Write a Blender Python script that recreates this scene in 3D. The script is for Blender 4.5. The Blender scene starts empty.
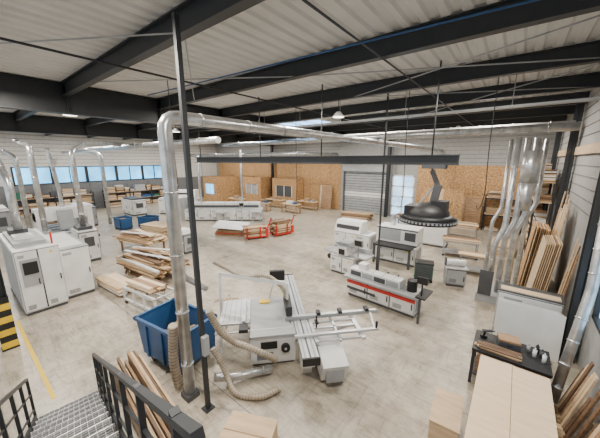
import bpy, bmesh, math, random
from mathutils import Vector, Matrix
random.seed(3)
D=bpy.data
MC={}
def mat(name,col,rough=0.6,metal=0.0,var=0.06,scale=4.0,bump=0.0,emit=0.0,stretch=None):
    if name in MC: return MC[name]
    m=D.materials.new(name); m.use_nodes=True; nt=m.node_tree; b=nt.nodes['Principled BSDF']
    b.inputs['Roughness'].default_value=rough; b.inputs['Metallic'].default_value=metal
    tc=nt.nodes.new('ShaderNodeTexCoord'); mp=nt.nodes.new('ShaderNodeMapping')
    nt.links.new(tc.outputs['Object'],mp.inputs['Vector'])
    if stretch: mp.inputs['Scale'].default_value=stretch
    n=nt.nodes.new('ShaderNodeTexNoise'); n.inputs['Scale'].default_value=scale; n.inputs['Detail'].default_value=4
    nt.links.new(mp.outputs[0],n.inputs['Vector'])
    r=nt.nodes.new('ShaderNodeValToRGB'); r.color_ramp.elements[0].position=0.3; r.color_ramp.elements[1].position=0.7
    r.color_ramp.elements[0].color=[max(0,c*(1-var*2)) for c in col]+[1]
    r.color_ramp.elements[1].color=[min(1,c*(1+var)) for c in col]+[1]
    nt.links.new(n.outputs['Fac'],r.inputs['Fac']); nt.links.new(r.outputs['Color'],b.inputs['Base Color'])
    if emit>0:
        nt.links.new(r.outputs['Color'],b.inputs['Emission Color']); b.inputs['Emission Strength'].default_value=emit
    if bump>0:
        bp=nt.nodes.new('ShaderNodeBump'); bp.inputs['Strength'].default_value=bump; bp.inputs['Distance'].default_value=0.02
        nt.links.new(n.outputs['Fac'],bp.inputs['Height']); nt.links.new(bp.outputs[0],b.inputs['Normal'])
    MC[name]=m; return m
STEEL=mat('painted_steel_dark',(0.020,0.023,0.026),0.5)
DECK=mat('deck_sheet',(0.58,0.575,0.555),0.45,0.0,0.05,1.0)
WHITEW=mat('wall_panel_white',(0.60,0.59,0.56),0.7)
GREYW=mat('wall_panel_grey',(0.15,0.155,0.16),0.7)
MIDW=mat('wall_panel_mid_grey',(0.30,0.30,0.29),0.7)
OSB=mat('osb_board',(0.47,0.275,0.12),0.8,0,0.28,9)
SKYG=mat('sky_glass',(0.12,0.48,0.85),0.2,0,0.2,0.6,0,3.2)
SKYW=mat('sky_glass_pale',(0.40,0.62,0.85),0.2,0,0.2,1.2,0,2.4)
SKYL=mat('skylight_glass',(0.28,0.58,1.0),0.2,0,0.06,0.6,0,4.5)
WHT=mat('machine_white',(0.70,0.70,0.68),0.35,0,0.06,2)
LGR=mat('machine_light_grey',(0.33,0.34,0.345),0.45,0,0.08,2)
DGR=mat('machine_dark_grey',(0.06,0.063,0.068),0.5)
BLK=mat('black_rubber',(0.010,0.010,0.011),0.5)
ALU=mat('aluminium',(0.56,0.57,0.58),0.35,0.5,0.08,3)
GAL=mat('galvanised_duct',(0.56,0.57,0.57),0.3,0.8,0.15,5)
RED=mat('red_paint',(0.50,0.018,0.012),0.4)
BLU=mat('blue_plastic',(0.015,0.075,0.20),0.45)
GRN=mat('green_paint',(0.02,0.11,0.07),0.5)
YEL=mat('yellow_paint',(0.75,0.50,0.02),0.5)
PINE=mat('pine_wood',(0.60,0.435,0.26),0.65,0,0.16,3,0,0,(1,6,6))
PLY=mat('birch_plywood',(0.73,0.555,0.36),0.5,0,0.06,2,0,0,(1,5,5))
PLY2=mat('birch_plywood_warm',(0.58,0.415,0.25),0.55,0,0.10,2,0,0,(1,5,5))
OAK=mat('oak_wood',(0.33,0.20,0.105),0.65,0,0.2,3,0,0,(1,6,6))
DKW=mat('dark_wood',(0.15,0.085,0.045),0.65,0,0.2,3,0,0,(1,6,6))
CARD=mat('cardboard',(0.34,0.23,0.13),0.8)
TAN=mat('tan_hose',(0.42,0.36,0.28),0.3,0,0.1,8)
TAN2=mat('tan_hose_rib',(0.16,0.12,0.08),0.5,0,0.1,8)
GLOW=mat('lamp_glow',(1,.95,.85),.5,0,0,1,0,6)
WOODS=[PINE,PLY,PLY2,OAK,PINE,OAK,DKW,WHT]
def concrete():
    m=D.materials.new('concrete_floor'); m.use_nodes=True; nt=m.node_tree; b=nt.nodes['Principled BSDF']; N=nt.nodes.new; Lk=nt.links.new
    tc=N('ShaderNodeTexCoord')
    def noise(sc,det,st=(1,1,1),dist=0):
        mp=N('ShaderNodeMapping'); mp.inputs['Scale'].default_value=st; Lk(tc.outputs['Object'],mp.inputs['Vector'])
        n=N('ShaderNodeTexNoise'); n.inputs['Scale'].default_value=sc; n.inputs['Detail'].default_value=det; n.inputs['Roughness'].default_value=.65; n.inputs['Distortion'].default_value=dist; Lk(mp.outputs[0],n.inputs['Vector']); return n
    def ramp(n,p0,c0,p1,c1):
        r=N('ShaderNodeValToRGB'); r.color_ramp.elements[0].position=p0; r.color_ramp.elements[1].position=p1; r.color_ramp.elements[0].color=(*c0,1); r.color_ramp.elements[1].color=(*c1,1); Lk(n.outputs['Fac'],r.inputs['Fac']); return r
    def mul(a,c,f):
        x=N('ShaderNodeMix'); x.data_type='RGBA'; x.blend_type='MULTIPLY'; x.inputs[0].default_value=f; Lk(a,x.inputs[6]); Lk(c,x.inputs[7]); return x.outputs[2]
    base=ramp(noise(.35,5,dist=.6),.3,(.365,.32,.25),.7,(.54,.48,.385)).outputs[0]
    c=mul(base,ramp(noise(2.2,8),.35,(.68,.67,.65),.6,(1,1,1)).outputs[0],.95)
    c=mul(c,ramp(noise(1.3,6,(1,7,1),1.5),.38,(.60,.59,.58),.50,(1,1,1)).outputs[0],.65)
    c=mul(c,ramp(noise(.8,7,(5,1,1),2.0),.36,(.62,.61,.60),.47,(1,1,1)).outputs[0],.6)
    c=mul(c,ramp(noise(6,8,(1,1,1),3.0),.33,(.65,.64,.62),.42,(1,1,1)).outputs[0],.7)
    c=mul(c,ramp(noise(30,3),.3,(.85,.85,.85),.6,(1,1,1)).outputs[0],.6)
    Lk(c,b.inputs['Base Color'])
    rr=N('ShaderNodeMapRange'); rr.inputs[3].default_value=.16; rr.inputs[4].default_value=.5; Lk(noise(1.1,4).outputs['Fac'],rr.inputs[0]); Lk(rr.outputs[0],b.inputs['Roughness'])
    return m
CONC=concrete()
class B:
    def __init__(s,name,loc=(0,0,0),rz=0):
        s.name=name; s.bm=bmesh.new(); s.mats=[]; s.loc=loc; s.rz=math.radians(rz)
    def mi(s,m):
        if m not in s.mats: s.mats.append(m)
        return s.mats.index(m)
    def box(s,c,d,m,rot=(0,0,0)):
        M=Matrix.Translation(c)@Matrix.Rotation(rot[2],4,'Z')@Matrix.Rotation(rot[1],4,'Y')@Matrix.Rotation(rot[0],4,'X')@Matrix.Diagonal((d[0],d[1],d[2],1))
        r=bmesh.ops.create_cube(s.bm,size=1,matrix=M); i=s.mi(m)
        for f in {f for v in r['verts'] for f in v.link_faces}: f.material_index=i
    def bb(s,x0,x1,y0,y1,z0,z1,m): s.box(((x0+x1)/2,(y0+y1)/2,(z0+z1)/2),(abs(x1-x0),abs(y1-y0),abs(z1-z0)),m)
    def cyl(s,a,b,r,m,seg=14,r2=None):
        a=Vector(a); b=Vector(b); d=b-a; L=d.length
        M=Matrix.Translation((a+b)/2)@d.to_track_quat('Z','Y').to_matrix().to_4x4()
        q=bmesh.ops.create_cone(s.bm,cap_ends=True,segments=seg,radius1=r,radius2=r if r2 is None else r2,depth=L,matrix=M); i=s.mi(m)
        for f in {f for v in q['verts'] for f in v.link_faces}:
            f.material_index=i; f.smooth=len(f.verts)==4
    def sph(s,c,r,m,sc=(1,1,1),seg=20):
        q=bmesh.ops.create_uvsphere(s.bm,u_segments=seg,v_segments=12,radius=r,matrix=Matrix.Translation(c)@Matrix.Diagonal((sc[0],sc[1],sc[2],1))); i=s.mi(m)
        for f in {f for v in q['verts'] for f in v.link_faces}: f.material_index=i; f.smooth=True
    def bar(s,a,b,w,h,m):
        a=Vector(a); b=Vector(b); d=b-a
        M=Matrix.Translation((a+b)/2)@d.to_track_quat('X','Z').to_matrix().to_4x4()@Matrix.Diagonal((d.length,w,h,1))
        r=bmesh.ops.create_cube(s.bm,size=1,matrix=M); i=s.mi(m)
        for f in {f for v in r['verts'] for f in v.link_faces}: f.material_index=i
    def sweep(s,out,rad,i,seg):
        up=None; rr=[]
        for k,p in enumerate(out):
            d=(out[min(k+1,len(out)-1)]-out[max(k-1,0)]).normalized()
            if up is None: up=d.orthogonal().normalized()
            up=(up-d*up.dot(d)).normalized(); sd=d.cross(up); r=rad(k)
            rr.append([s.bm.verts.new(p+(up*math.cos(2*math.pi*j/seg)+sd*math.sin(2*math.pi*j/seg))*r) for j in range(seg)])
        for k in range(len(rr)-1):
            for j in range(seg):
                f=s.bm.faces.new((rr[k][j],rr[k][(j+1)%seg],rr[k+1][(j+1)%seg],rr[k+1][j])); f.material_index=i; f.smooth=True
        for e in (rr[0],rr[-1]): s.bm.faces.new(e).material_index=i
    def tube(s,pts,r,m,seg=14,rings=0):
        pts=[Vector(p) for p in pts]; i=s.mi(m)
        out=[pts[0]]
        for k in range(1,len(pts)-1):
            p0,p,p1=pts[k-1],pts[k],pts[k+1]
            q=min(r*2.4,(p-p0).length*.45,(p1-p).length*.45)
            a=p+(p0-p).normalized()*q; c=p+(p1-p).normalized()*q
            for t in (0,.25,.5,.75,1): out.append(a*(1-t)**2+p*2*t*(1-t)+c*t*t)
        out.append(pts[-1]); s.sweep(out,lambda k:r,i,seg)
        if rings:
            for k in range(len(pts)-1):
                L=(pts[k+1]-pts[k]).length; d=(pts[k+1]-pts[k]).normalized()
                for j in range(1,int(L/rings)+1):
                    c=pts[k]+d*(j*rings-rings*.4)
                    s.cyl(c-d*.015,c+d*.015,r*1.12,m,seg)
    def hose(s,pts,r,m,m2,step=.03,seg=14,ribs=True):
        P=[Vector(p) for p in pts]; P=[P[0]*2-P[1]]+P+[P[-1]*2-P[-2]]; out=[]
        for k in range(1,len(P)-2):
            n=max(2,int((P[k+1]-P[k]).length/step))
            for j in range(n):
                t=j/n; a,b_,c,d=P[k-1],P[k],P[k+1],P[k+2]
                out.append(.5*((2*b_)+(c-a)*t+(2*a-5*b_+4*c-d)*t*t+(3*b_-a-3*c+d)*t**3))
        s.sweep(out,lambda k:r*(1.0 if k%2 else .88),s.mi(m),seg)
        if ribs:
            for k in range(1,len(out)-1,2):
                d=(out[k+1]-out[k-1]).normalized(); s.cyl(out[k]-d*.004,out[k]+d*.004,r*1.04,m2,seg)
    def prism(s,pts,h0,h1,m,axis='Z'):
        i=s.mi(m)
        def P(p,h): return (p[0],p[1],h) if axis=='Z' else ((p[0],h,p[1]) if axis=='Y' else (h,p[0],p[1]))
        A=[s.bm.verts.new(P(p,h0)) for p in pts]; C=[s.bm.verts.new(P(p,h1)) for p in pts]
        fs=[s.bm.faces.new(A),s.bm.faces.new(C[::-1])]; n=len(pts)
        for k in range(n): fs.append(s.bm.faces.new((A[k],C[k],C[(k+1)%n],A[(k+1)%n])))
        for f in fs: f.material_index=i
    def cabinet(s,x0,x1,y0,y1,z0,z1,m,nd=2,face='-y',dm=None):
        s.bb(x0+.03,x1-.03,y0+.03,y1-.03,z0,z0+.1,DGR); s.bb(x0,x1,y0,y1,z0+.1,z1,m)
        dm=dm or m; ax=face[1]; sg=-1 if face[0]=='-' else 1
        lo,hi=(x0,x1) if ax=='y' else (y0,y1)
        pos={'-y':y0,'+y':y1,'+x':x1,'-x':x0}[face]
        def P(a,c,d0,d1,za,zb,mm):
            if ax=='y': s.bb(a,c,pos+sg*d0,pos+sg*d1,za,zb,mm)
            else: s.bb(pos+sg*d0,pos+sg*d1,a,c,za,zb,mm)
        P(lo+.01,hi-.01,0,.005,z0+.12,z1-.03,DGR)
        for k in range(nd):
            a=lo+(hi-lo)*k/nd+.02; c=lo+(hi-lo)*(k+1)/nd-.02
            P(a,c,.005,.025,z0+.14,z1-.05,dm); P(c-.08,c-.05,.025,.055,(z0+z1)/2-.1,(z0+z1)/2+.1,BLK)
            w=c-a
            for j in range(4): P(a+w*.12,a+w*.5,.025,.03,z0+.2+j*.04,z0+.22+j*.04,DGR)
            if k%2==0: P(a+w*.1,a+w*.4,.025,.03,z1-.24,z1-.14,LGR)
            elif k%3==1: P(a+w*.55,a+w*.66,.025,.03,z1-.22,z1-.14,YEL)
        for xs,sg2 in ((x0,-1),(x1,1)):
            if ax=='y': s.bb(xs,xs+sg2*.008,y0+(y1-y0)*.15,y0+(y1-y0)*.85,z0+.2,z1-.12,LGR)
        for ys,sg2 in ((y0,-1),(y1,1)):
            if ax=='x': s.bb(x0+(x1-x0)*.1,x0+(x1-x0)*.9,ys,ys+sg2*.008,z0+.2,z1-.15,LGR)
        s.bb(x0+(x1-x0)*.1,x1-(x1-x0)*.1,y0+(y1-y0)*.1,y1-(y1-y0)*.1,z1,z1+.006,LGR if m is WHT else WHT)
    def hmi(s,x,y,z0,z1,rz=0):
        s.cyl((x,y,z0),(x,y,z1),.03,LGR); s.box((x,y,z1+.15),(.4,.08,.32),LGR,(0.2,0,rz)); s.box((x+math.sin(rz)*.045,y-math.cos(rz)*.045,z1+.15),(.32,.02,.24),BLK,(0.2,0,rz))
    def done(s,bevel=0):
        bmesh.ops.recalc_face_normals(s.bm,faces=s.bm.faces[:])
        me=D.meshes.new(s.name); s.bm.to_mesh(me); s.bm.free()
        for m in s.mats: me.materials.append(m)
        o=D.objects.new(s.name,me); bpy.context.collection.objects.link(o); o.location=s.loc; o.rotation_euler=(0,0,s.rz)
        if bevel:
            q=o.modifiers.new('bevel','BEVEL'); q.width=bevel; q.segments=2; q.limit_method='ANGLE'
        return o
XL,XR,YF,YB=-34.5,1.8,24.5,-7
# ================= SHELL
f=B('floor'); f.box(((XL+XR)/2,(YF+YB)/2,-0.1),(XR-XL+1,YF-YB+1,0.2),CONC)
for x in (-30,-24,-18,-12,-6,0): f.bb(x,x+.012,YB,YF,0,.001,DGR)
for y in (-3,3,9,15,21): f.bb(XL,XR,y,y+.012,0,.001,DGR)
f.done()
w=B('wall_left'); w.bb(XL-.2,XL,YB,YF,0,2.8,GREYW); w.bb(XL-.2,XL,YB,YF,4.4,7.68,WHITEW); w.bb(XL-.2,XL,YB,3.6,2.8,4.4,WHITEW); w.bb(XL-.2,XL,17,YF,2.8,4.4,WHITEW)
for k in range(8): w.bb(XL,XL+.03,YB,YF,4.7+k*.35,4.73+k*.35,GREYW)
w.done()
for k in range(5):
    y0=3.6+k*2.68
    w=B('window_%d'%(k+1)); w.bb(XL-.15,XL-.1,y0+.1,y0+2.58,2.85,4.35,SKYG)
    for a,b_ in ((y0,y0+.12),(y0+1.3,y0+1.36),(y0+2.56,y0+2.68)): w.bb(XL-.1,XL+.05,a,b_,2.8,4.4,STEEL)
    w.bb(XL-.1,XL+.05,y0,y0+2.68,2.8,2.88,STEEL); w.bb(XL-.1,XL+.05,y0,y0+2.68,4.32,4.4,STEEL); w.done()
w=B('wall_far')
w.bb(XL,-13.62,YF,YF+.2,0,7.68,MIDW); w.bb(-13.62,-8.98,YF,YF+.2,4.05,7.68,MIDW); w.bb(-8.98,-8.72,YF,YF+.2,0,7.68,GREYW); w.bb(-8.72,-6.78,YF,YF+.2,3.72,7.68,MIDW); w.bb(-6.78,XR,YF,YF+.2,0,7.68,MIDW)
for a,b_ in ((XL+.5,-13.9),(-6.6,XR-.05)):
    n=max(1,int((b_-a)/1.25)); d=(b_-a)/n
    for k in range(n):
        w.bb(a+k*d+.012,a+(k+1)*d-.012,YF-.04,YF,.02,2.5,OSB); w.bb(a+k*d+.012,a+(k+1)*d-.012,YF-.04,YF,2.52,4.6,OSB)
for k in range(9): w.bb(XL+.5,-14,YF-.02,YF,4.8+k*.3,4.83+k*.3,GREYW); w.bb(-6.6,XR,YF-.02,YF,4.8+k*.3,4.83+k*.3,GREYW)
w.done()
w=B('wall_right'); w.bb(XR,XR+.2,YB,YF,0,1.4,MIDW); w.bb(XR,XR+.2,YB,YF,3.2,7.68,MIDW); w.bb(XR,XR+.2,YB,5.0,1.4,3.2,MIDW); w.bb(XR,XR+.2,8.8,YF,1.4,3.2,MIDW)
for k in range(12): w.bb(XR-.02,XR,YB,YF,3.4+k*.35,3.43+k*.35,GREYW)
w.bb(XR-.1,XR,9.5,YF-.2,5.2,5.5,PLY2)
w.done()
for k in range(2):
    y0=5.0+k*1.9
    w=B('window_%d'%(k+6)); w.bb(XR+.1,XR+.15,y0+.05,y0+1.85,1.45,3.15,SKYW)
    for a in (y0,y0+.9,y0+1.82): w.bb(XR+.0,XR+.1,a,a+.08,1.4,3.2,STEEL)
    for a in (1.4,3.12): w.bb(XR+.0,XR+.1,y0,y0+1.9,a,a+.08,STEEL)
    w.done()
c=B('ceiling'); pts=[];x=XL-.1
while x<XR+.2:
    pts+=[(x,7.6),(x+.13,7.6),(x+.18,7.65),(x+.31,7.65)]; x+=.36
bm=c.bm; i=c.mi(DECK); pv=None
for p in pts:
    a=bm.verts.new((p[0],YB,p[1])); b=bm.verts.new((p[0],YF+.1,p[1]))
    if pv: bm.faces.new((pv[0],a,b,pv[1]))
    pv=(a,b)
c.done()
for (x0,x1,y0,y1) in ((-18,-13.1,13.9,15.7),(-12.5,-9.2,13.5,15.75),(-30,-24,10.6,12)):
    s=B('skylight'); s.bb(x0,x1,y0,y1,7.26,7.32,SKYL); n=max(2,round((x1-x0)/1.3))
    for k in range(n+1):
        a=x0+(x1-x0-.06)*k/n; s.bb(a,a+.06,y0,y1,7.22,7.26,WHT)
    for q in ((y0-.08,y0),(y1,y1+.08)): s.bb(x0,x1,q[0],q[1],7.22,7.58,WHT)
    s.bb(x0-.08,x0,y0-.08,y1+.08,7.22,7.58,WHT); s.bb(x1,x1+.08,y0-.08,y1+.08,7.22,7.58,WHT); s.done()
def ibeam(b,p0,p1,h,wd,m):
    p0=Vector(p0);p1=Vector(p1);L=(p1-p0).length;c=(p0+p1)/2
    ax=abs(p1.x-p0.x)>abs(p1.y-p0.y)
    def S(hh,ww): return (L,ww,hh) if ax else (ww,L,hh)
    b.box(c,S(h-.04,.02),m); b.box(c+Vector((0,0,h/2-.01)),S(.025,wd),m); b.box(c-Vector((0,0,h/2-.01)),S(.025,wd),m)
YS=[-0.2,3.05,6.3,9.5,12.7,15.9,19.1,22.3]
for y in YS:
    b=B('roof_beam'); ibeam(b,(XL,y,7.38),(XR,y,7.38),.42,.2,STEEL); b.done()
for gx in (-12.8,-23.0):
    b=B('roof_girder'); ibeam(b,(gx,YB,7.08),(gx,YF,7.08),.99,.36,STEEL)
    for y in YS: b.bb(gx-.17,gx+.17,y-.01,y+.01,6.6,7.55,STEEL)
    b.done()
def icol(name,x,y,z1,h=.3,m=STEEL,stripe=False):
    b=B(name); b.bb(x-.01,x+.01,y-h/2,y+h/2,0,z1,m); b.bb(x-.12,x+.12,y-h/2,y-h/2+.02,0,z1,m); b.bb(x-.12,x+.12,y+h/2-.02,y+h/2,0,z1,m)
    b.bb(x-.14,x+.14,y-.17,y+.17,0,.03,m)
    if stripe:
        for k in range(8): b.bb(x-.13,x+.13,y-h/2-.01,y+h/2+.01,.05+k*.18,.05+k*.18+.18,(YEL,BLK)[k%2])
    b.done()
icol('steel_column',-10.3,.35,7.59,.3,STEEL,True)
icol('steel_column',-8.86,23.8,7.1); icol('steel_column',-23.0,24.1,6.58); icol('steel_column',-23.0,-2.2,6.58)
for y in (9.15,15.9,22.3): icol('steel_column',1.6,y,7.15)
b=B('roof_bracing')
for (p,q) in (((-10,3.05,7.2),(-5,6.3,7.2)),((-5,3.05,7.2),(-10,6.3,7.2)),((-5,6.3,7.2),(1.5,9.5,7.2)),((1.5,6.3,7.2),(-5,9.5,7.2)),((-10,0,7.2),(-5,3,7.2)),((1.5,9.5,7.2),(-5,15.9,7.2)),((-5,9.5,7.2),(1.5,12.7,7.2)),((-22,9.5,7.2),(-16,12.7,7.2))):
    b.cyl(p,q,.016,LGR,8)
b.done()
b=B('cable_conduit'); b.cyl((-7.5,-2,7.1),(-7.5,24,7.1),.025,BLK,8); b.done()
b=B('cable_conduit'); b.cyl((-2.6,3.2,7.13),(-2.6,24,7.13),.02,DGR,8); b.done()
b=B('cable_conduit'); b.cyl((-10,4.6,7.1),(1.7,5.4,7.1),.018,BLU,8); b.done()
b=B('cable_tray'); b.bb(-11.6,1.6,10.9,11.1,6.55,6.57,LGR); b.bb(-11.6,1.6,10.88,10.9,6.55,6.62,LGR); b.bb(-11.6,1.6,11.1,11.12,6.55,6.62,LGR)
for x in (-11,-8.6,-6.4,-3.6,-.4): b.cyl((x,11,6.55),(x,11,7.6),.012,LGR,8)
for y in (10.94,10.99,11.04): b.cyl((-11.5,y,6.59),(1.5,y,6.59),.018,BLK,8)
b.done()
d=B('door_1')
for k in range(16):
    z=k*.25; d.prism([(YF+.04,z+.015),(YF+.02,z+.05),(YF+.02,z+.2),(YF+.04,z+.235)],-13.45,-9.15,LGR if k not in (6,7) else WHT,'X')
    d.bb(-13.45,-9.15,YF+.05,YF+.07,z-.02,z+.25,BLK)
d.bb(-13.58,-13.45,YF-.1,YF+.08,0,4.0,DGR); d.bb(-9.15,-9.03,YF-.1,YF+.08,0,4.0,DGR); d.bb(-13.55,-9.05,YF-.3,YF-.02,3.95,4.4,LGR); d.done()
d=B('door_2'); d.bb(-8.7,-6.8,YF+.08,YF+.1,0,3.7,SKYW)
for a in (-8.7,-7.8,-6.9): d.bb(a,a+.1,YF-.0,YF+.1,0,3.7,WHT)
for k in range(5): d.bb(-8.7,-6.8,YF-.0,YF+.1,k*.9,k*.9+.1,WHT)
d.done()
b=B('floor_marking'); b.bb(-11.9,-7.2,.62,.7,0.001,.006,YEL); b.bb(-34,-15.7,-.6,-.52,0.001,.006,YEL); b.done()
def planks(b,x0,x1,y0,y1,z0,layers,th=.04,w=.15,woods=WOODS,jit=.15,gap=.01,rot=.02):
    z=z0
    for L in range(layers):
        y=y0
        while y<y1-.02:
            ww=w*random.uniform(.7,1.3); ww=min(ww,y1-y)
            a=x0+random.uniform(-jit,jit); c=x1+random.uniform(-jit,jit)
            b.box(((a+c)/2,y+ww/2,z+th/2),(c-a,ww-gap,th*.92),random.choice(woods),(0,0,random.uniform(-rot,rot))); y+=ww
        z+=th
    return z
def pallet(b,x0,x1,y0,y1,z0=0,m=PINE):
    for k in range(3):
        y=y0+(y1-y0-.1)*k/2; b.bb(x0,x1,y,y+.1,z0,z0+.1,m)
    n=7
    for k in range(n):
        x=x0+(x1-x0-.1)*k/(n-1); b.bb(x,x+.1,y0,y1,z0+.1,z0+.125,m)
# ================= STAIR
b=B('metal_staircase',(-6.55,.8,0),-9)
N=16; RUN=5.8; RISE=3.1
for k in range(N):
    x=RUN*k/N; z=RISE*(k+1)/N
    for j in range(8): b.bb(x+j*.04,x+j*.04+.008,-.46,.46,z-.03,z,LGR)
    for j in range(13): b.bb(x,x+.3,-.46+j*.0745,-.452+j*.0745,z-.025,z,LGR)
    b.bb(x,x+.012,-.47,.47,z-.05,z+.002,ALU)
for sy in (-.5,.5):
    b.bar((-.1,sy,.08),(RUN,sy,RISE-.02),.03,.22,STEEL)
    b.bar((-.05,sy,1.02),(RUN,sy,RISE+.98),.045,.04,STEEL)
    for hh in (.35,.68): b.bar((-.05,sy,hh),(RUN,sy,RISE+hh-.02),.022,.022,STEEL)
    for k in range(8):
        x=-.05+k*.8; z=max(0,RISE*x/RUN); b.bb(x-.022,x+.022,sy-.02,sy+.02,z,z+1.02,STEEL)
b.done()
b=B('mezzanine_platform'); b.bb(-.5,1.7,-3,.75,3.0,3.15,STEEL); b.bb(-.5,1.7,-3,.7,3.15,3.18,LGR)
for x,y in ((-.4,-2.8),(1.5,-2.8),(1.5,.6),(-.4,.6)): b.bb(x-.06,x+.06,y-.06,y+.06,0,3,STEEL)
b.done()
b=B('lumber_stack',(-4.95,1.68,0),-6)
b.bb(-1.3,-1.2,-.3,.3,0,.12,DGR); b.bb(1.1,1.2,-.3,.3,0,.12,DGR)
for k in range(9):
    y=-.25+k*.06; h=.4+random.uniform(0,.3); b.box((random.uniform(-.15,.15),y,.12+h/2),(2.8,.045,h),[OAK,PINE,DKW,PLY2,OAK][k%5])
b.done()
b=B('plywood_box',(-3.0,2.4,0),25)
b.bb(-.42,.42,-.35,.35,0,.03,PLY2)
for q in ((-.42,-.4,-.35,.35),(.4,.42,-.35,.35),(-.4,.4,-.35,-.33),(-.4,.4,.33,.35)): b.bb(q[0],q[1],q[2],q[3],.03,.5,PLY2)
b.bb(-.43,.43,-.36,.36,.5,.53,PLY2); b.bb(-.43,.43,-.01,.01,.5,.535,OAK); b.bb(-.43,-.425,-.3,.3,.1,.4,OAK); b.done(.004)
b=B('plywood_box',(-.46,4.92,0),4)
b.bb(-.22,.22,-.42,.42,0,.58,PLY2); b.bb(-.235,.235,-.435,.435,.58,.61,PLY2); b.bb(-.235,-.22,-.1,.1,.35,.42,BLK); b.bb(-.225,-.22,-.38,-.14,.05,.54,PINE); b.done(.004)
b=B('assembly_table')
for k,(x0,x1) in enumerate(((-.12,.42),(.427,1.0))): b.bb(x0,x1,3.2,6.5,.86,.9,(PLY,PLY)[k])
b.bb(-.05,.95,3.25,6.45,.78,.86,OAK)
for x in (0,.88):
    for y in (3.3,4.85,6.35): b.bb(x-.04,x+.04,y-.04,y+.04,0,.78,OAK)
b.bb(0,.9,3.3,6.4,.2,.24,PLY2); b.done(.004)
b=B('tool_bench'); b.bb(-.3,1.05,6.62,7.5,.84,.9,BLK); b.bb(-.25,1.0,6.7,7.45,.2,.23,DGR)
for x in (-.26,1.0):
    for y in (6.68,7.44): b.bb(x-.03,x+.03,y-.03,y+.03,0,.84,STEEL)
b.bb(.5,.98,6.7,7.4,.23,.8,CARD); b.bb(-.2,.3,6.8,7.3,.23,.6,OAK)
b.done(.004)
b=B('cordless_drill',(-.08,7.25,.9),30); b.cyl((-.1,0,.18),(.1,0,.18),.035,DGR); b.cyl((.1,0,.18),(.16,0,.18),.015,BLK); b.bar((-.05,0,.16),(-.07,0,.04),.04,.04,BLK); b.bb(-.12,.0,-.04,.04,0,.06,BLK); b.done()
b=B('tool_case',(.33,7.2,.9),10); b.bb(-.2,.2,-.15,.15,0,.14,DGR); b.bb(-.2,.2,-.15,.15,.145,.2,OAK); b.bb(-.06,.06,-.17,-.15,.08,.11,BLK); b.done(.01)
b=B('glue_bottles',(.78,7.1,.9))
for k,(x,y,m) in enumerate(((0,0,WHT),(.12,.05,DGR),(-.1,.12,LGR),(.15,-.1,WHT),(.05,.2,BLK))): b.cyl((x,y,0),(x,y,.16),.035,m); b.cyl((x,y,.16),(x,y,.21),.02,m,10,.008)
b.done()
b=B('offcut_boards',(.2,6.85,.9)); planks(b,-.4,.3,-.15,.1,0,3,.025,.08,[OAK,PINE,DKW],.08); b.done()
b=B('white_panel_cabinet'); b.cabinet(.0,1.4,9.4,10.0,0,1.3,WHT,1,'-y'); b.bb(-.02,1.42,9.37,10.02,1.306,1.34,DGR); b.bb(.05,1.35,9.42,9.7,1.34,1.37,PLY); b.done(.005)
b=B('leaning_white_panels')
for k in range(4): b.box((.66+k*.04,8.95-k*.06,.62),(1.25,.02,1.22),WHT,(-.12,0,0))
b.bb(.05,1.3,8.55,9.15,0,.025,OAK); b.done()
b=B('dust_duct'); b.tube([(1.17,6.95,.15),(1.5,7.75,2.45),(1.5,8.2,5.6)],.09,GAL,14,.5); b.done()
b=B('lumber_offcuts')
for k in range(18):
    y=4.9+k*.13; h=random.uniform(.7,1.35); b.box((1.42,y,h/2+.01),(.03,.1,h),random.choice([OAK,PINE,DKW,PLY2]),(random.uniform(-.05,.05),.22,0))
planks(b,1.08,1.3,5,7.0,0,1,.05,.1,[OAK,PINE],.02); b.done()
# ================= PANEL SAW
b=B('sliding_table_saw',(-4.5,5.4,0),-43)
RX=1.95
b.bb(-2.45,RX,-.02,.34,.72,.86,ALU); b.bb(-2.45,RX,.02,.06,.86,.875,LGR); b.bb(-2.45,RX,.13,.17,.86,.864,DGR); b.bb(-2.45,RX,.24,.28,.86,.875,LGR); b.bb(-2.5,-2.45,-.03,.35,.7,.88,BLK); b.bb(RX,RX+.05,-.03,.35,.7,.88,BLK)
b.bb(-2.45,RX,.34,.345,.76,.79,DGR)
b.bb(-1.9,1.8,.02,.28,.5,.72,WHT)
b.prism([(-1.3,0),(-.9,0),(-.7,.5),(-1.5,.5)],.05,.28,WHT,'Y'); b.prism([(.9,0),(1.4,0),(1.6,.5),(.7,.5)],.05,.28,WHT,'Y')
b.bb(-.75,.95,-1.1,-.08,.0,.08,DGR); b.bb(-.8,1.0,-1.15,-.05,.08,.8,WHT); b.bb(1.0,1.02,-1.05,-.15,.14,.72,WHT); b.bb(1.02,1.05,-.9,-.5,.5,.68,BLK)
b.cyl((1.02,-.3,.5),(1.1,-.3,.5),.11,BLK,18); b.cyl((1.1,-.3,.5),(1.12,-.3,.5),.03,ALU,12)
for j in range(6): b.bb(1.02,1.03,-1.0,-.6,.2+j*.035,.215+j*.035,DGR)
b.bb(-.85,1.05,-1.15,-.04,.8,.86,LGR); b.bb(-.45,.6,-.14,-.11,.86,.865,BLK); b.bb(-.85,1.05,-1.155,-1.145,.8,.862,DGR)
b.bb(-.85,.4,-1.95,-1.16,.81,.86,ALU); b.bar((-.3,-1.9,.8),(-.1,-1.15,.3),.05,.05,WHT); b.bb(.3,.36,-1.95,-1.89,0,.8,WHT)
for j in range(5): b.bb(-.8,.35,-1.85+j*.14,-1.84+j*.14,.86,.862,DGR)
b.bb(-.85,-.75,-1.95,-1.88,0,.8,WHT)
b.cyl((.1,-.13,.86),(.1,-.12,.86),.14,ALU,24)
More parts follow.
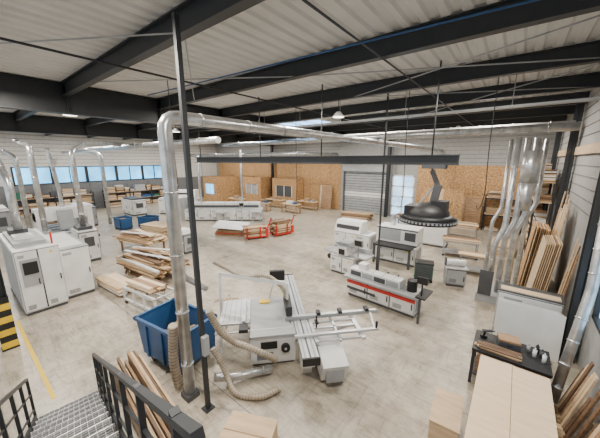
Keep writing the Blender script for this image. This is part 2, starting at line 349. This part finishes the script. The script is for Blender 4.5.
b.bb(-.65,.55,-1.35,-1.27,.87,1.0,ALU); b.cyl((.75,-2.0,.84),(.75,-.1,.84),.025,ALU); b.bb(.55,.85,-1.42,-1.2,.86,.95,BLK)
for x in (.35,.6,.85,1.1,1.35): b.bb(x,x+.05,.36,1.55,.8,.85,ALU)
b.bb(.3,1.45,.36,.44,.79,.86,ALU); b.bb(.3,1.45,1.5,1.6,.79,.86,ALU); b.bb(.3,1.45,.95,1.0,.79,.85,ALU)
b.bb(.38,.48,-.25,2.3,.87,.95,ALU); b.bb(.48,.5,-.25,2.3,.87,.96,LGR)
b.bb(1.2,1.27,-.1,2.0,.87,.93,ALU); b.bar((.45,2.1,.9),(1.25,1.9,.9),.05,.05,ALU)
for y in (.6,1.2,1.95): b.bb(.34,.52,y,y+.1,.95,1.03,BLK)
b.cyl((1.23,1.95,.93),(1.23,1.95,1.1),.03,BLK); b.cyl((.9,.5,.86),(.9,.5,1.2),.02,BLK); b.bb(.82,.98,.46,.54,1.0,1.05,BLK)
b.bar((.8,1.5,.8),(.5,.0,.25),.08,.07,WHT)
b.prism([(.85,.12),(1.8,.12),(2.0,.6),(1.6,.7),(.85,.7)],.42,1.0,WHT,'Y'); b.bb(.95,1.6,1.0,1.01,.2,.6,LGR); b.bb(1.85,1.98,.5,.9,.2,.5,LGR)
b.bb(1.05,1.15,.5,.6,0,.12,DGR); b.bb(1.65,1.75,.85,.95,0,.12,DGR)
b.cyl((-.9,-2.05,0),(-.9,-2.05,1.75),.05,WHT); b.bar((-.9,-2.05,1.72),(.05,-.2,1.72),.06,.1,WHT)
b.bar((.05,-.14,1.72),(.05,-.14,1.2),.06,.06,WHT); b.prism([(-.4,1.0),(.5,1.0),(.4,1.2),(-.2,1.28)],-.22,-.05,BLK,'Y')
b.hose([(.0,-.14,1.25),(-.05,-.3,1.6),(-.25,-.7,1.85),(-.55,-1.3,1.75),(-.8,-1.8,1.9),(-.7,-2.2,2.2)],.06,TAN,TAN2)
b.bar((-.9,-.6,.8),(-.9,-.4,1.6),.05,.05,WHT); b.box((-.8,-.35,1.6),(.12,.45,.3),BLK)
b.bb(-.7,-.5,-.9,-.6,.862,.9,YEL)
b.done(.006)
b=B('dust_hose_assembly'); b.tube([(-4.7,2.95,.3),(-4.5,3.35,.14),(-4.0,4.05,.14)],.09,GAL,14,.25)
b.hose([(-4.75,2.95,1.9),(-4.68,3.15,1.35),(-4.55,3.4,1.0),(-4.3,3.5,.95),(-4.0,3.75,.75),(-3.9,4.1,.4)],.075,TAN,TAN2)
b.hose([(-4.85,3.05,.9),(-4.6,3.15,.4),(-4.2,3.1,.09),(-3.7,3.35,.08),(-3.5,3.8,.08)],.065,TAN,TAN2); b.done()
b=B('blue_waste_container',(-6.25,3.0,0),8)
bx=[(-.68,.25),(.68,.25),(.75,1.15),(-.85,1.15)]
b.prism([(-.68,.22),(.68,.22),(.68,.26),(-.68,.26)],-.5,.5,BLU,'Y')
b.box((-.78,0,.7),(.03,1.05,.95),BLU,(0,-.19,0)); b.box((.72,0,.7),(.03,1.05,.92),BLU,(0,.08,0))
b.prism(bx,-.53,-.5,BLU,'Y'); b.prism(bx,.5,.53,BLU,'Y')
for q in ((-.9,.8,-.57,-.5),(-.9,.8,.5,.57)): b.bb(q[0],q[1],q[2],q[3],1.1,1.18,BLU)
b.bb(-.92,-.84,-.57,.57,1.1,1.18,BLU); b.bb(.73,.81,-.57,.57,1.1,1.18,BLU)
for x in (-.5,.1,.55): b.bb(x,x+.08,-.57,-.53,.24,1.1,BLU); b.bb(x,x+.08,.53,.57,.24,1.1,BLU)
b.bb(-.6,-.4,-.45,.45,.1,.22,DGR); b.bb(.4,.6,-.45,.45,.1,.22,DGR)
for x in (-.5,.5):
    for y in (-.4,.4): b.cyl((x,y-.03,.1),(x,y+.03,.1),.1,BLK)
b.bb(-.66,.66,-.49,.49,.3,.55,OAK)
for k in range(26): b.box((random.uniform(-.35,.35),random.uniform(-.25,.25),.6+random.uniform(-.02,.2)),(random.uniform(.25,.6),.07,.03),random.choice([PINE,DKW,OAK]),(random.uniform(-.3,.3),random.uniform(-.3,.3),random.uniform(0,3)))
b.done()
b=B('conduit_pole'); b.bb(-4.44,-4.36,2.52,2.60,0,7.17,STEEL); b.bb(-4.5,-4.3,2.46,2.66,0,.02,STEEL); b.bb(-4.36,-4.27,2.5,2.62,1.3,1.7,LGR); b.done()
b=B('extraction_duct'); b.tube([(-4.96,2.5,.1),(-4.96,2.5,5.75),(-4.96,24.2,5.75)],.115,GAL,18,1.2)
b.bb(-5.1,-4.82,2.36,2.64,0,.12,DGR); b.done()
b=B('extraction_duct'); b.tube([(-5.5,3.4,2.0),(-5.3,2.75,2.6),(-5.3,2.75,5.75),(-5.3,24.2,5.75)],.065,GAL,14,1.2); b.done()
b=B('filter_hose'); b.hose([(-5.32,2.45,.1),(-5.34,2.4,.6),(-5.3,2.4,1.1),(-5.2,2.4,1.7)],.1,TAN,TAN2,.04); b.done()
b=B('extraction_duct'); b.tube([(1.5,15.3,6.3),(-8.6,15.3,6.3)],.2,WHT,18,1.2); b.done()
b=B('extraction_duct'); b.tube([(1.3,12.0,6.0),(-8,12.0,6.0),(-10,13.5,6.1),(-18,13.5,6.1)],.13,GAL,18,1.2); b.done()
b=B('extraction_duct'); b.tube([(-30,8,5.9),(-11,8,5.9)],.15,GAL,18,1.2); b.done()
b=B('extraction_duct'); b.tube([(-31,18,5.5),(-14,18,5.5),(-14,23.8,5.5)],.15,GAL,18,1.2); b.done()
b=B('dust_extraction_pipes')
for k,(x,y,r,zt) in enumerate(((-.3,11.4,.09,5.7),(-.05,11.7,.09,5.7),(.2,12.0,.10,5.7),(-.5,12.1,.06,5.7),(.45,12.5,.07,5.7))):
    b.tube([(x,y,.3),(x,y,2.2+.2*k),(x+.2,y+.1,2.7+.2*k),(x+.2,y+.1,zt)],r,GAL,14,.8)
b.cyl((.3,11.3,4.3),(.3,11.3,5.3),.24,GAL,20); b.cyl((.3,11.3,3.4),(.3,11.3,4.3),.08,GAL,20,.24)
b.bb(-.65,.6,11.2,12.6,0,.3,LGR); b.bb(-.6,-.2,11.15,11.2,.3,1.2,DGR)
b.done()
b=B('edge_banding_machine',(-3.15,8.95,0),-4)
b.cabinet(-1.35,1.15,-.35,.35,0,.78,WHT,3,'-y'); b.bb(-1.35,1.15,-.39,-.375,.53,.66,RED); b.bb(-1.35,-.2,-.385,-.375,.3,.4,DGR)
b.prism([(-.3,.78),(.3,.78),(.3,1.0),(.1,1.08),(-.3,1.08)],-1.3,.6,WHT,'X'); b.bb(-1.4,1.3,-.6,-.35,.8,.86,LGR)
for j in range(4): b.bb(-1.25+j*.46,-.83+j*.46,-.31,-.3,.85,1.02,LGR if j%2 else DGR)
for j in range(5): b.bb(-1.2+j*.38,-1.19+j*.38,-.3,.3,1.0,1.085,DGR)
b.bb(1.3,1.36,-.55,-.49,0,.8,DGR); b.bb(1.2,1.5,-.6,.2,.86,.9,BLK); b.cyl((.9,0,.78),(.9,0,1.15),.16,BLK); b.bb(-1.0,-.7,-.2,.1,1.08,1.3,WHT)
b.bar((1.33,-.4,.86),(1.33,-.4,1.35),.04,.04,BLK); b.box((1.33,-.42,1.4),(.3,.06,.22),BLK); b.done(.012)
b=B('planer_thicknesser',(-5.6,10.7,0),-2)
b.cabinet(-.6,.6,-.5,.5,0,.85,WHT,2,'-y'); b.bb(-1.1,1.1,-.35,.4,.86,.92,ALU); b.bb(-.25,.25,-.55,.5,.92,1.3,WHT); b.prism([(-.35,1.3),(.35,1.3),(.25,1.45),(-.25,1.45)],-.4,.4,LGR,'Y')
b.bb(.28,1.0,.34,.4,.92,1.1,ALU); b.bb(-.15,.15,-.57,-.55,.95,1.2,BLK); b.cyl((-.7,-.35,.7),(-.7,-.45,.7),.12,BLK,18); b.hmi(.7,-.35,.92,1.4); b.done(.01)
b=B('wide_belt_sander',(-4.3,13.6,0),0)
b.cabinet(-1.0,1.0,-.6,.6,0,.9,WHT,2,'-y'); b.bb(-1.0,1.0,-.4,.6,1.0,1.75,WHT); b.bb(-.95,.95,-.35,.55,.9,1.0,DGR); b.bb(-.9,.9,-1.1,-.4,.9,.98,BLK); b.bb(.4,.9,-.44,-.4,1.2,1.6,DGR); b.bb(-.9,.2,-.42,-.4,1.1,1.65,LGR); b.bb(-.9,-.8,-1.05,-.95,0,.9,DGR); b.bb(.8,.9,-1.05,-.95,0,.9,DGR); b.cyl((-.4,.2,1.75),(-.4,.2,2.3),.12,GAL); b.bb(-1,1,-.405,-.4,1.66,1.72,DGR); b.done(.012)
b=B('four_sided_planer',(-6.9,14.0,0),0)
b.cabinet(-1.1,1.1,-.5,.5,0,1.0,WHT,3,'-y'); b.prism([(-.5,1.01),(.5,1.01),(.5,1.6),(-.2,1.6)],-1.1,.5,WHT,'X'); b.bb(-1.0,.4,-.42,-.36,1.15,1.4,DGR); b.done(.012)
b=B('drop_pole'); b.bb(-4.5,-4.44,11.4,11.46,1.2,7.6,STEEL); b.bb(-4.53,-4.41,11.37,11.49,0,1.2,DGR); b.done()
b=B('tool_trolley',(-2.6,11.8,0),15); b.bb(-.35,.35,-.25,.25,.15,.8,GRN); b.bb(-.37,.37,-.27,.27,.8,.84,BLK)
for k in range(4): b.bb(-.32,.32,-.27,-.25,.2+k*.15,.32+k*.15,DGR)
for x in (-.3,.3):
    for y in (-.2,.2): b.cyl((x,y-.02,.07),(x,y+.02,.07),.07,BLK)
b.bb(-.33,.33,-.23,.23,.1,.15,BLK); b.done(.006)
b=B('monorail_crane'); ibeam(b,(-14,8.7,5.0),(-1.3,8.7,5.0),.28,.2,STEEL)
for x in (-13.6,-9,-5.8,-2): b.cyl((x,8.7,5.1),(x,8.7,7.6),.022,STEEL,8)
b.bb(-2.2,-1.6,8.5,8.9,4.76,4.87,DGR); b.done()
b=B('suspended_suction_disc',(-1.95,8.7,0))
b.cyl((0,0,3.2),(0,0,3.32),.80,BLK,48); b.cyl((0,0,3.32),(0,0,3.42),.78,BLK,48,.6)
b.sph((0,0,3.42),.58,BLK,(1,1,.62)); b.bb(-.62,-.1,-.3,.3,3.38,3.66,BLK); b.bb(.1,.5,-.22,.22,3.45,3.85,BLK)
for k in range(48):
    a=2*math.pi*k/48; b.box((.805*math.cos(a),.805*math.sin(a),3.27),(.02,.05,.05),LGR,(0,0,a))
b.bar((.1,0,3.7),(.2,0,4.3),.14,.2,DGR); b.bar((.2,0,4.25),(0,0,4.70),.1,.12,DGR); b.cyl((0,0,4.68),(0,0,4.755),.03,DGR); b.bar((-.3,.1,3.7),(.15,.05,4.35),.05,.05,LGR); b.done()
def rack(name,x0,x1,y0,y1,H,lev,alongy=True,um=STEEL,bm_=None,goods=None):
    b=B(name); L=(y1-y0) if alongy else (x1-x0); n=max(1,round(L/2.6)); goods=goods or [CARD,WHT,CARD,OAK,LGR,PLY2]; bm_=bm_ or STEEL
    for k in range(n+1):
        if alongy:
            y=y0+(y1-y0-.08)*k/n
            for x in (x0,x1-.08): b.bb(x,x+.08,y,y+.08,0,H,um)
            b.bar((x0+.04,y+.04,.2),(x1-.04,y+.04,1.4),.03,.03,um); b.bar((x1-.04,y+.04,1.4),(x0+.04,y+.04,2.6),.03,.03,um)
        else:
            x=x0+(x1-x0-.08)*k/n
            for y in (y0,y1-.08): b.bb(x,x+.08,y,y+.08,0,H,um)
    for z in lev:
        if alongy:
            for x in (x0,x1-.05): b.bb(x,x+.05,y0,y1,z-.1,z,bm_)
            b.bb(x0,x1,y0,y1,z,z+.02,PLY2)
        else:
            for y in (y0,y1-.05): b.bb(x0,x1,y,y+.05,z-.1,z,bm_)
            b.bb(x0,x1,y0,y1,z,z+.02,PLY2)
    for z in [0]+lev:
        p,pe=(y0,y1) if alongy else (x0,x1)
        p+=.15
        while p<pe-.5:
            l=min(random.uniform(.5,1.4),pe-p-.1); h=random.uniform(.15,.75)
            if random.random()<.6:
                n2=int(h/.06)+1
                for q in range(n2):
                    o=random.uniform(0,.08); mm=random.choice(WOODS)
                    if alongy: b.bb(x0+.1-random.uniform(0,.12),x1-.1,p+o,p+l-.1,z+.03+q*.06,z+.08+q*.06,mm)
                    else: b.bb(p+o,p+l-.1,y0+.1-random.uniform(0,.12),y1-.1,z+.03+q*.06,z+.08+q*.06,mm)
            else:
                mm=random.choice(goods)
                if alongy: b.bb(x0+.1,x1-.15,p,p+l-.1,z+.03,z+.03+h,mm)
                else: b.bb(p,p+l-.1,y0+.1,y1-.15,z+.03,z+.03+h,mm)
            p+=l
    return b
rack('lumber_rack',.75,1.45,16.4,22.0,4.2,[1.1,2.1,3.1,4.0]).done()
rack('storage_rack',-1.6,.6,23.4,24.25,2.6,[1.2,2.4],False,STEEL,STEEL,[OAK,PLY2,CARD]).done()
b=B('leaning_osb_sheets')
for k in range(6): b.box((-5.4+k*.35,24.05-k*.07,1.4),(1.4,.02,2.8),(OSB,OSB,PLY2,OSB,PINE,OSB)[k],(-.1,0,0))
for k in range(3): b.box((-2.6+k*.15,24.1-k*.07,1.15),(1.1,.02,2.3),(PLY2,PINE,OAK)[k],(-.1,0,0))
b.done()
b=B('leaning_boards')
for k in range(14): 
    h=random.uniform(3.0,3.9); y=13.2+k*.14; b.box((1.42,y,h/2*.985),(.035,.12,h),random.choice([PLY,PINE,PLY2,OAK,PINE]),(random.uniform(-.02,.02),.08,0))
b.done()
b=B('leaning_osb_sheets')
for k in range(9): b.box((.70+k*.055,14.0+random.uniform(-.12,.12),1.3*.985),(.022,1.4,2.6-k*.03),(OSB,PLY,OSB,PLY2,OSB,PLY,OSB,PINE,OSB)[k],(0,.08,0))
b.done()
b=B('leaning_plywood_sheets')
for k in range(8): b.box((.86+k*.055,11.75+k*.03,1.25*.98),(.025,1.35,2.5),(PLY,PLY2,PINE,PLY2,PLY,OAK,PLY,PLY2)[k],(0,.10,0))
b.done()
b=B('leaning_boards')
for k in range(8):
    h=random.uniform(1.8,3.0); b.box((1.45,10.15+k*.09,h/2*.98),(.03,.08,h),random.choice([OAK,PINE,PLY2,DKW]),(random.uniform(-.03,.03),.1,0))
b.done()
b=B('vertical_panel_stack',(-.2,18.5,0)); pallet(b,-.6,.6,-1,1)
planks(b,-.6,.6,-.9,.9,.125,14,.03,1.8,[PLY,WHT,OAK,PLY2],.03); b.done()
def cart(name,x,y,rz,m=WHT,L=1.3,Wd=.7,H=.75,load=3):
    b=B(name,(x,y,0),rz)
    for a in (-L/2+.04,L/2-.04):
        for c in (-Wd/2+.04,Wd/2-.04): b.bb(a-.025,a+.025,c-.025,c+.025,.1,H,m); b.cyl((a,c-.02,.06),(a,c+.02,.06),.06,BLK)
    b.bb(-L/2,L/2,-Wd/2,Wd/2,H,H+.04,m); b.bb(-L/2,L/2,-Wd/2,Wd/2,.2,.23,m)
    if load: planks(b,-L/2,L/2,-Wd/2,Wd/2,H+.04,load,.035,.2,WOODS,.1)
    b.done()
cart('panel_trolley',-1.9,16.2,10,LGR,1.6,.8,.8,4); cart('panel_trolley',-2.6,19.6,0,LGR,2.2,1.0,.8,8); cart('work_trolley',-1.0,14,5,LGR,1.2,.7,.8,2)
cart('panel_trolley',-5.8,20.6,0,DGR,2.0,.9,.8,6)
b=B('upright_panel_rack',(-3.6,17.4,0)); b.bb(-.9,.9,-.35,.35,.1,.16,LGR)
for k in range(7): b.box((0,-.28+k*.08,.16+.55),(1.7,.03,1.1),(WHT,WHT,PLY,WHT,OAK,WHT,PLY2)[k])
for x in (-.9,.87): b.bb(x,x+.03,-.35,.35,.1,1.3,LGR)
for x in (-.8,.8):
    for y in (-.28,.28): b.cyl((x,y-.02,.05),(x,y+.02,.05),.05,BLK)
b.done()
b=B('drum_sander',(-1.5,12.2,0),20); b.cabinet(-.35,.35,-.3,.3,0,.75,LGR,1,'-y'); b.bb(-.4,.4,-.35,.35,.76,.8,ALU); b.cyl((-.35,0,.95),(.35,0,.95),.12,WHT); b.bb(-.4,-.35,-.1,.1,.8,1.1,DGR); b.done(.006)
# ================= centre far
b=B('white_sheet_stack',(-15.1,11.6,0),30); pallet(b,-.9,.9,-.6,.6,0,OAK); z=planks(b,-.9,.9,-.55,.55,.125,4,.06,.3,[OAK,RED,OAK],.1); b.box((0,0,z+.25),(2.3,1.3,.03),WHT,(.18,.05,0)); b.box((0,.45,z+.12),(1.8,.1,.2),OAK); b.done()
for k,(x,y,r) in enumerate(((-12.9,12.2,60),(-12.2,13.9,75))):
    b=B('pallet_truck',(x,y,0),r)
    for s_ in (-.3,.3): b.bb(-1.0,.3,s_-.1,s_+.1,.1,.18,RED); b.cyl((-.8,s_-.04,.06),(-.8,s_+.04,.06),.06,BLK)
    b.bb(.3,.5,-.4,.4,.1,.62,RED); b.cyl((.45,-.05,.1),(.45,.05,.1),.1,BLK); b.bar((.45,0,.4),(.8,0,1.2),.07,.07,RED); b.bar((.8,-.18,1.2),(.8,.18,1.2),.04,.04,BLK)
    for xx in (-.95,-.1): b.bb(xx,xx+.08,-.46,-.4,.1,.8,RED); b.bb(xx,xx+.08,.4,.46,.1,.8,RED)
    planks(b,-.9,.25,-.38,.38,.18,9+k*3,.07,.16,[OAK,PINE,DKW,PLY2],.2); b.done()
b=B('beam_saw',(-19.2,14.2,0),39)
b.cabinet(-3.2,3.2,-.5,.5,0,1.0,WHT,6,'-y'); b.bb(-3.0,3.0,-.2,.5,1.01,1.5,WHT); b.bb(-2.9,2.9,-.24,-.2,1.1,1.3,DGR); b.bb(2.4,3.2,-1.2,-.5,.8,.9,ALU); b.bb(-.5,.3,-1.5,-.5,.8,.9,ALU)
for x in (-.4,.2,2.5,3.1): b.bb(x,x+.06,-1.2,-1.14,0,.8,LGR)
for x in range(6): b.bb(-2.9+x,-2.88+x,-.21,.5,1.0,1.51,DGR)
b.hmi(1.6,-.9,.0,1.3); b.cyl((-2,.1,1.5),(-2,.1,5.4),.1,GAL); b.cyl((1.5,.1,1.5),(1.5,.1,5.8),.1,GAL); b.bb(-3.6,-3.2,-.4,.4,0,1.9,LGR); b.done(.012)
b=B('cnc_edge_machine',(-25.2,13.6,0),39); b.cabinet(-1.8,1.8,-.7,.7,0,1.5,WHT,4,'-y'); b.prism([(-.7,1.51),(.7,1.51),(.7,2.2),(-.3,2.2)],-1.0,1.6,WHT,'X'); b.bb(-.8,1.4,-.52,-.48,1.6,2.0,DGR); b.done(.012)
for k,(x,y,L) in enumerate(((-20.2,21.6,2.4),(-16.6,22.6,2.2),(-16.9,20.2,2.0),(-19.8,19.2,1.8),(-24,19.5,2.2))):
    b=B('workbench',(x,y,0)); b.bb(-L/2,L/2,-.4,.4,.8,.88,PLY2)
    for a in (-L/2+.05,L/2-.15):
        for c in (-.35,.27): b.bb(a,a+.08,c,c+.08,0,.8,OAK)
    b.bb(-L/2+.1,L/2-.1,-.3,.3,.25,.28,PLY2); b.bb(-.4,.3,-.25,.2,.88,1.15,random.choice([CARD,WHT,OAK])); b.bb(.4,.7,-.2,.2,.88,1.05,random.choice([BLU,OAK,LGR])); b.done()
for k,(x0,x1,y0) in enumerate(((-30.5,-27.6,19.5),(-26.5,-23.4,22.5),(-22,-18.5,23.0))):
    b=B('partition_booth'); h=3.0; b.bb(x0,x1,y0,y0+.1,0,1,OSB); b.bb(x0,x1,y0,y0+.1,2.2,h,OSB); b.bb(x0,x0+.6,y0,y0+.1,1,2.2,OSB); b.bb(x1-.6,x1,y0,y0+.1,1,2.2,OSB)
    b.bb(x0+.6,x1-.6,y0+.04,y0+.06,1,2.2,SKYG if k==0 else (LGR if k==1 else DGR))
    for x in (x0+.55,(x0+x1)/2,x1-.65): b.bb(x,x+.08,y0-.03,y0+.0,1,2.2,WHT)
    b.bb(x0,x0+.1,y0+.1,24.3,0,h,OSB); b.bb(x1-.1,x1,y0+.1,24.3,0,h,OSB); b.done()
b=B('leaning_plywood_sheets')
for k in range(4): b.box((-15.6+k*.12,24.15-k*.08,1.2),(1.25,.02,2.4),(PLY2,PINE,PLY,OAK)[k],(-.1,0,0))
b.done()
b=B('timber_pile_on_floor',(-10.6,21.6,0),10); pallet(b,-1,1,-.5,.5); planks(b,-1.2,1.2,-.5,.5,.125,7,.06,.2,[OAK,PINE,DKW,PLY2],.25); b.done()
# ================= LEFT zone
b=B('cnc_machining_center',(-12,0,0))
b.cabinet(-3.6,0,.9,2.0,0,2.2,WHT,2,'+x'); b.bb(0.025,.05,1.0,1.45,1.0,1.9,LGR); b.bb(.05,.07,1.05,1.4,1.4,1.8,BLK)
b.cabinet(-3.6,-.35,2.0,2.9,0,1.9,LGR,1,'+x',WHT); b.bb(-3.2,-.6,1.0,1.8,2.2,2.32,LGR)
b.bb(-2.9,-2.2,1.1,1.6,2.32,2.5,DGR); b.bb(-1.8,-1.2,1.1,1.6,2.32,2.42,WHT); b.bb(-3.2,-.8,2.95,3.0,.5,1.5,BLK); b.cyl((-.3,1.9,2.2),(-.3,1.9,2.6),.03,RED,10)
b.done(.015)
b=B('cnc_router',(-21,4.0,0),0)
b.bb(-2.6,2.6,-.9,.9,0,.75,LGR); b.bb(-2.6,2.6,-.95,.95,.75,.85,BLK)
for k in range(7): b.bb(-2.3+k*.75,-2.15+k*.75,-.85,.85,.85,.95,ALU)
b.bb(-.5,.5,-1.3,-1.0,0,2.1,WHT); b.bb(-.5,.5,1.0,1.3,0,2.1,WHT); b.bb(-.45,.45,-1.3,1.3,1.6,2.3,WHT); b.bb(.45,.75,-.4,.3,1.1,2.2,LGR); b.cyl((.6,0,1.1),(.6,0,.95),.06,ALU); b.tube([(0,0,2.3),(0,0,3.2),(.6,-.3,5.6)],.1,GAL,14,.6)
b.done(.012)
cab=[(-16.9,3.9,1.2,.8,1.6,WHT),(-26,1.7,2.4,1.0,1.9,LGR),(-26.5,6.2,2.4,1.2,1.5,LGR),(-28.2,10.6,2.4,1.2,1.4,WHT),(-14.2,7.7,1.2,.8,1.1,LGR)]
for x,y,l,wd,h,m in cab:
    b=B('machine_cabinet',(x,y,0)); b.cabinet(-l/2,l/2,-wd/2,wd/2,0,h,m,2,'-y'); b.cabinet(l/2-.02,l/2,-wd/2,wd/2,0,h-.05,m,1,'+x'); b.bb(-l/2+.1,l/2-.3,-wd/2+.1,wd/2-.1,h+.006,h+.15,DGR if m==WHT else WHT); b.bb(l/2+.02,l/2+.05,-wd/4,wd/4,h*.5,h*.8,DGR); b.done(.012)
b=B('board_stack_on_pallets',(-29.8,5.0,0),0); pallet(b,-1.3,1.3,-.7,.7); planks(b,-1.3,1.3,-.7,.7,.125,14,.06,.5,[PLY,PLY2,WHT,OAK],.1); b.done()
rack('storage_shelf',-34.3,-33.5,3,9,1.9,[.8,1.6],True,STEEL,STEEL,[DGR,GRN,LGR,DGR,BLU]).done()
rack('storage_shelf',-34.3,-33.5,10,17,1.9,[.8,1.6],True,STEEL,STEEL,[DGR,GRN,LGR,DGR,BLU]).done()
for k,(x,y) in enumerate(((-22.6,7.6),(-21.4,8.9))):
    b=B('blue_bin',(x,y,0),20*k)
    for q in ((-.6,-.56,-.4,.4),(.56,.6,-.4,.4),(-.6,.6,-.4,-.36),(-.6,.6,.36,.4)): b.bb(q[0],q[1],q[2],q[3],.12,.85,BLU)
    b.bb(-.6,.6,-.4,.4,.1,.15,BLU); b.bb(-.64,.64,-.44,-.38,.82,.9,BLU); b.bb(-.64,.64,.38,.44,.82,.9,BLU)
    for a in (-.5,.4): b.bb(a,a+.1,-.4,.4,0,.1,BLU)
    b.bb(-.5,.5,-.34,.34,.15,.7,OAK); b.done()
def loose(b,n,rx,ry,z,woods=WOODS):
    for k in range(n):
        b.box((random.uniform(-rx,rx),random.uniform(-ry,ry),z+.02+k*.028),(random.uniform(1.2,2.6),random.uniform(.1,.28),.026),random.choice(woods),(0,0,random.uniform(-.35,.35)))
b=B('wood_stack_on_trestles',(-12.3,5.05,0),8)
for x in (-1,.9):
    b.bb(x,x+.1,-.7,.7,.30,.40,OAK)
    for y in (-.6,.6): b.bar((x+.05,y,.30),(x-.1,y,0),.06,.05,OAK); b.bar((x+.05,y,.30),(x+.2,y,0),.06,.05,OAK)
planks(b,-1.4,1.4,-.75,.75,.40,5,.07,.2,WOODS,.3,.03,.07); planks(b,-1.1,1.2,-.5,.6,.76,3,.06,.2,[OAK,DKW,PINE,PLY],.35,.02,.1); loose(b,7,.25,.35,.95); 
planks(b,-.95,.85,-.55,.5,0,4,.06,.2,[OAK,DKW,PINE],.1,.02,.03); b.done()
b=B('wood_stack_on_trestles',(-16.2,6.3,0),12)
for x in (-1,.9):
    b.bb(x,x+.1,-.7,.7,.5,.6,OAK)
    for y in (-.6,.6): b.bb(x,x+.08,y-.04,y+.04,0,.5,OAK)
planks(b,-1.3,1.3,-.7,.7,.6,4,.05,.25,[PINE,PLY,OAK,PLY2],.3); planks(b,-1.0,1.0,-.5,.5,.81,2,.05,.3,[OAK,PINE,WHT],.3); loose(b,5,.3,.3,.92); b.done()
b=B('yellow_board_stack',(-18.6,8.4,0),10); pallet(b,-1,1,-.6,.6); planks(b,-1.1,1.1,-.6,.6,.125,12,.05,.4,[PLY2,PINE,PLY],.1); b.box((0,0,.75),(2.3,1.2,.03),PINE,(0,0,.05)); b.done()
b=B('panel_stack',(-11.95,3.5,0),4)
for x in (-.8,.7): b.bb(x,x+.1,-.35,.35,0,.1,OAK)
planks(b,-.95,.95,-.35,.35,.1,5,.05,.35,[WHT,PLY,PLY,PINE],.1); b.done()
b=B('board_trolley',(-9.6,3.75,0),8)
for a in (-.9,-.3,.3,.9):
    for c in (-.38,.38): b.bb(a-.03,a+.03,c-.03,c+.03,.12,.62,WHT)
for c in (-.38,.38): b.bb(-.93,.93,c-.03,c+.03,.56,.64,WHT); b.bb(-.93,.93,c-.03,c+.03,.14,.2,WHT)
for a in (-.9,-.45,0,.45,.9): b.cyl((a,-.36,.6),(a,.36,.6),.03,ALU)
for a in (-.85,.85):
    for c in (-.38,.38): b.cyl((a,c-.02,.07),(a,c+.02,.07),.07,BLK)
planks(b,-.8,.6,-.3,.3,.64,4,.05,.2,[OAK,PLY,PINE,DKW],.1); b.done()
b=B('extraction_duct'); b.tube([(-16.9,3.9,1.76),(-16.9,3.9,5.4),(-18.5,5.0,6.0),(-21,7.5,6.0)],.12,GAL,14,1); b.done()
b=B('extraction_duct'); b.tube([(-17.8,2.6,1.6),(-17.8,2.6,5.6),(-21,2.6,6.0)],.12,GAL,14,1); b.bb(-18,-17.6,2.4,2.8,0,1.6,LGR); b.done()
b=B('extraction_duct'); b.tube([(-23.9,2.8,.1),(-23.9,2.8,5.2),(-24.5,2.0,5.8),(-30,2,5.8)],.13,GAL,14,1); b.done()
b=B('extraction_duct'); b.tube([(-24.6,7.4,.1),(-24.6,7.4,5.4),(-26,7,5.7),(-33,7,5.7)],.13,GAL,14,1); b.done()
b=B('extraction_duct'); b.tube([(-14.2,1.35,2.52),(-14.2,1.35,4.3),(-15.5,1.2,5.4),(-22,.6,5.4)],.13,GAL,14,1); b.done()
for x,y in ((-14,3.4),(-17,9.3),(-6,10.2),(-15,19),(-3,18.5),(-26,13)):
    b=B('pendant_lamp',(x,y,0)); b.cyl((0,0,6.9),(0,0,7.6),.015,BLK,8); b.cyl((0,0,6.7),(0,0,6.9),.25,WHT,20,.08); b.cyl((0,0,6.69),(0,0,6.7),.22,GLOW,20); b.done()
for x,y,zb in ((-8.2,10.2,3.0),(-3.3,10.4,3.2),(-.8,10.6,3.4),(-17.2,11.0,2.4),(-9.4,5.0,3.6)):
    b=B('air_hose_drop'); b.hose([(x,y,7.58),(x,y,5.5),(x+.05,y,zb+.5),(x-.08,y,zb),(x-.18,y,zb+.4)],.014,BLK,BLK,.2,8,False); b.done()
b=B('fire_extinguisher',(1.3,16.1,0)); b.cyl((0,0,.02),(0,0,.5),.08,RED); b.cyl((0,0,.5),(0,0,.56),.08,RED,14,.03); b.cyl((0,0,.56),(0,0,.62),.02,BLK); b.bar((0,0,.6),(.1,0,.3),.02,.02,BLK); b.cyl((0,0,0),(0,0,.02),.085,BLK); b.done()
b=B('sweepings_pile',(-7.6,5.6,0))
for k in range(18): b.box((random.uniform(-.4,.4),random.uniform(-.3,.3),.012+k*.0008),(random.uniform(.05,.25),.03,.02),random.choice([PINE,OAK,PLY]),(0,0,random.uniform(0,3)))
b.done()
cam=D.cameras.new('camera'); co=D.objects.new('camera',cam); bpy.context.collection.objects.link(co)
th=math.atan(59/275.0); yaw=math.radians(38)
cam.sensor_width=36; cam.lens=16.5; co.location=(0,0,5); co.rotation_euler=(math.pi/2-th,0,yaw)
bpy.context.scene.camera=co
W=D.worlds.new('world'); bpy.context.scene.world=W; W.use_nodes=True
W.node_tree.nodes['Background'].inputs[0].default_value=(0.85,0.92,1,1); W.node_tree.nodes['Background'].inputs[1].default_value=1.5
for xx in (-30,-25,-17,-10.5,-6,-1):
    for yy in (1.5,7.7,14.3,20.7):
        if xx==-10.5 and yy==14.3: xx2=-8
        else: xx2=xx
        l=D.lights.new('ceiling_fill_light','AREA'); l.shape='RECTANGLE'; l.size=1.5; l.size_y=.3; l.energy=340; l.color=(1,.925,.83)  # added fill light to brighten the hall evenly, no lamp fixture at this spot
        o=D.objects.new('ceiling_fill_light',l); o.location=(xx2,yy,7.1); bpy.context.collection.objects.link(o)
